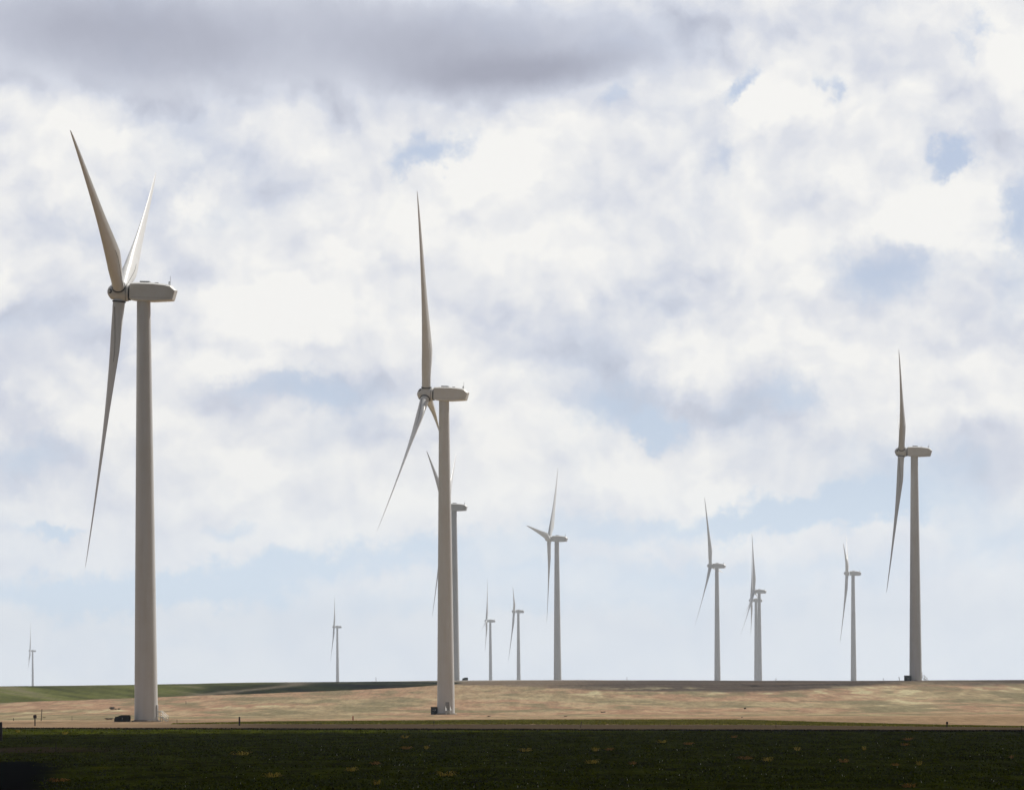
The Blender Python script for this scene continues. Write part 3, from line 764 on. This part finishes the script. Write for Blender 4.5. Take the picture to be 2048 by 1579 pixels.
# ------------------------------------------------------------------ transformer cabinets
def cabinet(px, py, dpt, size, label, slope=False, rotz=0):
    p = at(px, py, dpt); z = float(terrain(p.x, p.y))
    root = bpy.data.objects.new('transformer_cabinet', None); C.objects.link(root)
    root.location = (p.x, p.y, z); root.rotation_euler = (0, 0, rotz)
    tag(root, label, 'cabinet', 'dark transformer cabinets at the turbine feet')
    w_, l_, h_ = size
    bm = bmesh.new()
    if slope:
        pr = [(-w_ / 2, 0), (-w_ / 2, h_ * .55), (-w_ * .22, h_ * .86), (-w_ * .05, h_), (w_ / 2, h_), (w_ / 2, 0)]
        A = [bm.verts.new((x, -l_ / 2, z_ - .05)) for x, z_ in pr]; B_ = [bm.verts.new((x, l_ / 2, z_ - .05)) for x, z_ in pr]
        for i in range(len(pr)): bm.faces.new((A[i], A[(i + 1) % len(pr)], B_[(i + 1) % len(pr)], B_[i]))
        bm.faces.new(A[::-1]); bm.faces.new(B_)
        bmesh.ops.bevel(bm, geom=list(bm.edges), offset=.04, segments=2, affect='EDGES')
    else:
        add_box(bm, (0, 0, h_ / 2 - .05), (w_, l_, h_), bevel=.05)
        add_box(bm, (0, 0, h_ + .0), (w_ + .1, l_ + .1, .08), bevel=.02)
    new_obj('cabinet_body', bm_done(bm, 'cabinet_body', 30), M_box, root)
    bm = bmesh.new()
    for sx_ in (-.24, .24): add_box(bm, (sx_ * w_, -l_ / 2 - .02, h_ * .42), (w_ * .40, .05, h_ * .66), bevel=.015)
    dr = new_obj('cabinet_door', bm_done(bm, 'cabinet_door', 30), M_box, root)
    bm = bmesh.new(); add_box(bm, (.03 * w_, -l_ / 2 - .08, h_ * .48), (.05, .06, .28)); new_obj('handle', bm_done(bm, 'handle'), M_galv, dr)
    bm = bmesh.new()
    for k in range(7): add_box(bm, (w_ / 2 + .05, -l_ * .36 + k * l_ * .12, h_ * .5), (.1, .04, h_ * .6))
    new_obj('cooling_fins', bm_done(bm, 'cooling_fins'), M_box, root)
    bm = bmesh.new(); add_box(bm, (0, 0, -.2), (w_ + .5, l_ + .5, .5), bevel=.03); new_obj('concrete_base', bm_done(bm, 'concrete_base', 30), M_conc, root)
    return root
cabinet(244.5, 1441, 930, (2.85, 1.9, 1.30), 'low dark cabinet with a sloping left side beside the largest tower', True)
cb = cabinet(868, 1428, 1249, (1.55, 1.5, 1.9), 'square dark green cabinet with small pale label against the second tallest tower', False)
bm = bmesh.new(); add_box(bm, (-.18, -.83, 1.1), (.16, .03, .22)); new_obj('warning_label', bm_done(bm, 'warning_label'), M_galv, cb)
bm = bmesh.new(); add_box(bm, (.32, -.83, 1.15), (.22, .03, .22)); new_obj('warning_label', bm_done(bm, 'warning_label'), M_galv, cb)
cabinet(1815.5, 1361, 1742, (2.4, 2.0, 1.95), 'dark cabinet left of the tower on the ridge at the right', False)
cabinet(930, 1361, 2309, (2.6, 2.0, 1.4), 'tiny dark cabinet on the skyline right of the half hidden turbine', True)

# ------------------------------------------------------------------ posts and signs
def post(px, py, hpx, wpx, name, label, cat, mat, lean=0.0, dmax=2600, group=None, d=None, kind='round'):
    p = ground_hit(px, py, hi=dmax) if d is None else Vector((at(px, py, d).x, d, float(terrain(at(px, py, d).x, d))))
    s = p.y / F
    h = hpx * s; wd = max(wpx * s, .02)
    bm = bmesh.new()
    if kind == 'round':
        add_tube(bm, (0, 0, -.3), (math.tan(R(lean)) * h, 0, h), wd / 2, wd / 2 * .9, 10)
    elif kind == 'square':
        add_box(bm, (0, 0, h / 2 - .15), (wd, wd, h + .3), bevel=wd * .08)
    elif kind == 'tee':       # steel stake with a driven flange and studs
        add_tube(bm, (0, 0, -.3), (math.tan(R(lean)) * h, 0, h), wd / 2, wd / 2, 6)
        add_box(bm, (0, 0, .1), (wd * 3, .02, .16))
    o = new_obj(name, bm_done(bm, name), mat)
    o.location = p
    tag(o, label, cat, group)
    return o, h, wd
FG = 'fence stakes along the dirt road'
post(1, 1482, 39, 7, 'gate_post', 'thick dark post cut by the left border of the photograph', 'post', M_rust, kind='square')
post(479, 1451, 18.5, 3.2, 'fence_post', 'short thick rusty post between the two largest towers, beside the road', 'post', M_rust, kind='square', group=FG)
post(82, 1441, 24, 1.6, 'marker_stake', 'thin leaning grey stake just right of the box topped post', 'stake', M_wood, lean=5)
post(706, 1439.5, 8.5, 2.6, 'marker_post', 'small red marker post on the pale strip', 'post', M_red)
post(868, 1452, 12, 1.3, 'fence_stake', 'thin stake in the verge directly below the square green cabinet', 'stake', M_wood, group=FG)
post(1160, 1455, 13, 1.4, 'fence_stake', 'thin stake leaning right, in the verge below the turbine right of centre', 'stake', M_wood, lean=14, group=FG)
post(1552, 1455, 12, 1.3, 'fence_stake', 'thin upright stake in the verge below and right of the overlapping towers', 'stake', M_wood, group=FG)
post(2043, 1462, 12, 1.6, 'fence_stake', 'stake at the far right end of the verge', 'stake', M_wood, group=FG)
post(1341, 1452, 9, 1.0, 'fence_stake', 'faint short stake in the verge, midway along the road right of centre', 'stake', M_wood, group=FG)
post(112, 1505, 21, 2.0, 'field_stake', 'dark stake standing in the shaded crop at the left', 'stake', M_rust)
post(27, 1440, 5, 1.6, 'stub_post', 'tiny stub at the road edge near the left border', 'post', M_wood)
post(354, 1445, 7, 1.0, 'fence_stake', 'faint stake right of the largest tower stairs', 'stake', M_wood, group=FG)
post(144, 1440, 9, .9, 'fence_stake', 'faint thin stake midway between box topped post and low cabinet', 'stake', M_wood, group=FG)
post(372, 1407, 6, 1.2, 'stub_post', 'tiny dark stub on the slope right of the largest tower', 'post', M_wood)
post(1551, 1360, 7, 1.3, 'skyline_post', 'tiny post on the skyline right of the overlapping towers', 'post', M_grey, lean=10, d=1900)
post(1580, 1360, 3.5, 1.0, 'skyline_post', 'lowest stub on the skyline, second one right of the overlapping towers', 'post', M_grey, d=1900)
post(1767, 1361, 6, 1.0, 'skyline_post', 'thin post on the skyline left of the ridge cabinet', 'post', M_grey, d=1900)
post(1800, 1361, 9, 1.3, 'skyline_post', 'leaning post on the skyline touching the ridge cabinet', 'post', M_grey, lean=-14, d=1800)
post(1254, 1360, 6, .9, 'skyline_post', 'faint post alone on the skyline right of centre', 'post', M_grey, d=2200)
post(752, 1361.5, 9, 1.0, 'power_pole', 'faint cross armed pole on the skyline left of the second tallest tower', 'pole', M_grey, d=2300)
# box on a post (road marker / mailbox like)
p = ground_hit(70, 1451.5); s = p.y / F
root = bpy.data.objects.new('marker_sign', None); C.objects.link(root); root.location = p
tag(root, 'dark box shaped marker on a rusty post near the left border', 'sign')
bm = bmesh.new(); add_box(bm, (0, 0, 8 * s - .15), (2.2 * s, 2.2 * s, 16 * s + .3)); new_obj('sign_post', bm_done(bm, 'sign_post'), M_rust, root)
bm = bmesh.new(); add_box(bm, (0, 0, 19.2 * s), (6.8 * s, 3 * s, 6.6 * s), bevel=.9 * s); add_box(bm, (.4 * s, 0, 22.6 * s), (3.0 * s, 2 * s, 1.2 * s), bevel=.2 * s)
new_obj('sign_box', bm_done(bm, 'sign_box', 30), M_rust, root)
# stubby post right
p = ground_hit(1894, 1454); s = p.y / F
root = bpy.data.objects.new('valve_marker', None); C.objects.link(root); root.location = p
tag(root, 'stubby dark red post with a wider head in the verge at the right', 'post')
bm = bmesh.new(); add_box(bm, (0, 0, 3.5 * s), (2.2 * s, 2 * s, 8 * s), bevel=.2 * s); new_obj('stem', bm_done(bm, 'stem'), M_rust, root)
bm = bmesh.new(); add_box(bm, (.2 * s, 0, 9.4 * s), (4.2 * s, 3 * s, 4.6 * s), bevel=.5 * s); new_obj('head', bm_done(bm, 'head', 30), M_rust, root)

# ------------------------------------------------------------------ plants: shrubs on the slope, straw tufts in the crop
def tuft_mesh(seed, n, rad, ht, w0, flat=1.0):
    r = random.Random(seed); bm = bmesh.new()
    for i in range(n):
        a = r.uniform(0, 2 * math.pi); q = rad * math.sqrt(r.random()) * .75
        b0 = Vector((q * math.cos(a), q * math.sin(a), -.03))
        a2 = a + r.uniform(-1.2, 1.2); ln = rad * r.uniform(.35, 1.1); h = ht * r.uniform(.35, 1.15)
        d_ = Vector((math.cos(a2), math.sin(a2), 0))
        pts = [b0, b0 + d_ * ln * .25 + Vector((0, 0, h * .7)), b0 + d_ * ln * .6 + Vector((0, 0, h)), b0 + d_ * ln + Vector((0, 0, h * r.uniform(.2, .9)))]
        ws = [w0, w0 * .9, w0 * .7, w0 * .2]
        side = Vector((-d_.y, d_.x, 0)); prev = None
        for p_, wv in zip(pts, ws):
            c1 = bm.verts.new(p_ + side * wv / 2 + Vector((0, 0, wv * .3))); c2 = bm.verts.new(p_ - side * wv / 2)
            if prev: bm.faces.new((prev[0], prev[1], c2, c1))
            prev = (c1, c2)
    me = bpy.data.meshes.new('tuft'); bm.to_mesh(me); bm.free(); return me
M_straw = leafmat('dry_straw', [(.25, (.26, .17, .02)), (.5, (.46, .33, .04)), (.75, (.62, .48, .10)), (.95, (.82, .72, .35))])
M_weed = leafmat('rusty_weed', [(.25, (.20, .09, .02)), (.5, (.34, .17, .04)), (.75, (.44, .26, .06)), (.95, (.55, .36, .10))])
M_shrub = leafmat('grey_shrub', [(.25, (.03, .03, .02)), (.5, (.06, .055, .04)), (.8, (.10, .09, .06))])
T_me = [tuft_mesh(i, 46, 1.0, .45, .055) for i in range(4)]
for t_ in T_me: t_.materials.append(M_straw)
W_me = [tuft_mesh(20 + i, 46, .9, .36, .065) for i in range(3)]
for t_ in W_me: t_.materials.append(M_weed)
TUFTS = [(482, 1512, 32, 's', 'yellow straw tuft in the crop below the short thick roadside post'),
 (115, 1566, 34, 'w', 'orange brown tuft at the edge of the black corner, lowest on the left'),
 (130, 1469, 10, 's', 'small pale tuft in the bright green strip right of the box topped post'),
 (36, 1465, 8, 's', 'small pale tuft in the bright green strip nearest the left border'),
 (703, 1545, 20, 's', 'yellow tuft in the crop below and left of the second tallest tower'),
 (545, 1557, 32, 's', 'broad sparse yellow tuft near the bottom border left of centre'),
 (893, 1554, 32, 's', 'bright slanting straw tuft low in the crop right below the second tallest tower'),
 (750, 1531, 18, 'w', 'brown tuft left of and above the bright slanting straw tuft'),
 (810, 1477, 14, 's', 'small tuft near the field edge left of the second tallest tower'),
 (812, 1499, 22, 'w', 'brown tuft in the crop beneath the small edge tuft left of the second tallest tower'),
 (853, 1499, 10, 's', 'little bright tuft just left of the second tallest tower line in the crop'),
 (1050, 1504, 20, 's', 'flat yellow tuft in the crop at the centre of the photograph'),
 (1183, 1529, 22, 's', 'yellow tuft in the crop right of centre, the brightest of its neighbours'),
 (1219, 1502, 18, 'w', 'rust coloured patch in the crop right of centre'),
 (1190, 1503, 15, 's', 'dull yellow tuft touching the rust coloured patch on its left'),
 (1323, 1487, 17, 's', 'wispy pale tuft close to the field edge, right of centre'),
 (1376, 1490, 18, 'w', 'dull brownish tuft right of the wispy pale one'),
 (1468, 1476, 12, 'w', 'small brown tuft at the field edge left of the overlapping towers'),
 (1490, 1520, 30, 'w', 'arched brown tuft with a pale rim below the overlapping towers'),
 (1534, 1524, 18, 's', 'upright golden tuft right beside the arched brown one'),
 (1265, 1531, 14, 'w', 'small brown tuft between the brightest centre tuft and the arched one'),
 (1687, 1526, 22, 'w', 'brown tuft in the crop below the turbine left of the ridge one'),
 (1790, 1535, 14, 'w', 'small orange tuft low in the crop below the ridge turbine'),
 (1809, 1492, 17, 'w', 'dull orange tuft in the upper crop below the ridge turbine'),
 (1816, 1481, 20, 'w', 'flat reddish tuft at the field edge below the ridge turbine'),
 (1594, 1502, 12, 's', 'faint small tuft in the crop between the arched tuft and the ridge turbine'),
 (1838, 1532, 10, 's', 'tiny greenish tuft right of the small orange one'),
 (2022, 1518, 9, 'w', 'tiny upright brown tuft near the right border'),
 (1728, 1501, 8, 's', 'tiny pale tuft below the gap left of the ridge turbine'),
 (1818, 1578, 26, 'w', 'orange tuft cut by the bottom border at the right'),
 (753, 1572, 14, 's', 'small bright tuft near the bottom border below the second tallest tower')]
for i, (px, py, wpx, kd, lab) in enumerate(TUFTS):
    p = ground_hit(px, py); sc = wpx * p.y / F / 1.9
    o = new_obj('straw_tuft', (T_me if kd == 's' else W_me)[i % 3])
    o.location = p + Vector((0, 0, .12)); o.scale = (sc * 1.1, sc * 1.1, max(sc * 1.1, .8)); o.rotation_euler = (0, 0, i * 1.7)
    tag(o, lab, 'straw tuft', 'dry tufts scattered over the dark crop')
S_me = tuft_mesh(40, 160, .8, .9, .05); S_me.materials.append(M_shrub)
for i, (px, py, wpx, hs, lab) in enumerate([(224, 1418, 9, 1.0, 'dark little shrub on the slope above the low cabinet, leftmost of three'),
    (231, 1418, 5, .7, 'middle of the three little shrubs above the low cabinet'), (238, 1418, 6, .7, 'rightmost of the three little shrubs above the low cabinet'),
    (1490, 1417, 4.5, 1.1, 'lone dark bush on the slope left below the overlapping towers'), (218, 1438, 16, .35, 'low dark weeds just left of the low cabinet'),
    (978, 1432, 7, .4, 'low dark weed on the pale strip right of the second tallest tower'), (1131, 1432, 6, .4, 'low dark weed on the pale strip below the turbine right of centre'),
    (1206, 1424, 10, .35, 'flat grey weed patch on the slope right of centre'), (1484, 1434, 4, .5, 'tiny dark weed on the strip below the lone bush'),
    (88, 1434, 6, .3, 'flat weed behind the leaning grey stake')]):
    p = ground_hit(px, py); sc = wpx * p.y / F / 1.5
    o = new_obj('shrub', S_me); o.location = p; o.scale = (sc, sc, sc * hs); o.rotation_euler = (0, 0, i * 2.1)
    tag(o, lab, 'shrub')

# ------------------------------------------------------------------ unseen cloud overhead, placed and shaped to shade the foreground
def make_shade_cloud():
    alt = 700.0; off = SDIR * (alt / SDIR.z)
    x0, x1 = -330 + off.x, 330 + off.x; y0, y1 = -420 + off.y, 712 + off.y
    nx, ny = 150, 190
    X = np.linspace(x0, x1, nx); Y = np.linspace(y0, y1, ny)
    GX, GY = np.meshgrid(X, Y, indexing='ij')
    ed = np.minimum(np.minimum((GX - x0), (x1 - GX)), np.minimum((GY - y0), (y1 - GY)))
    # outline wanders by a few metres
    wob = fbm(GX / 60, GY / 60, 77, 3) * 10
    t = np.clip((ed + np.minimum(wob, ed * .0)) / 160, 0, 1)
    puff = np.abs(fbm(GX / 90, GY / 90, 88, 4)) * 150
    top = alt + 2 + np.sqrt(t) * 90 + puff * t
    bot = alt + fbm(GX / 80, GY / 80, 99, 3) * 16 * t
    GY2 = GY + fbm(GX / 70, GX * 0, 66, 3) * 12
    Vt = np.stack([GX, GY2, top], -1).reshape(-1, 3); Vb = np.stack([GX, GY2, bot], -1).reshape(-1, 3)
    n = len(Vt); f = grid_faces(nx, ny)
    side = []
    ring = [i * ny for i in range(nx)] + [(nx - 1) * ny + j for j in range(1, ny)] + [i * ny + ny - 1 for i in range(nx - 2, -1, -1)] + [j for j in range(ny - 2, 0, -1)]
    for a_, b_ in zip(ring, ring[1:] + ring[:1]): side.append((a_, b_, b_ + n, a_ + n))
    me_ = np_mesh('cloud', np.concatenate([Vt, Vb]), np.concatenate([f[:, ::-1], f + n, np.array(side)]))
    m, nt, b = mat_new('shade_cloud')
    b.inputs['Base Color'].default_value = (.85, .86, .88, 1); b.inputs['Roughness'].default_value = 1
    b.inputs['Specular IOR Level'].default_value = 0
    tag(new_obj('cloud', me_, m), kind='structure')
make_shade_cloud()

# ------------------------------------------------------------------ haze
bm = bmesh.new(); add_box(bm, (0, 5200, 70), (9000, 11600, 190))
m = bpy.data.materials.new('haze'); m.use_nodes = True
nt = m.node_tree
for n in list(nt.nodes): nt.nodes.remove(n)
pv = nt.nodes.new('ShaderNodeVolumePrincipled'); pv.inputs['Color'].default_value = (.76, .87, 1.0, 1); pv.inputs['Density'].default_value = 5.2e-5
pv.inputs['Anisotropy'].default_value = 0.5
on = nt.nodes.new('ShaderNodeOutputMaterial'); nt.links.new(pv.outputs[0], on.inputs['Volume'])
tag(new_obj('haze', bm_done(bm, 'haze'), m), kind='stuff')
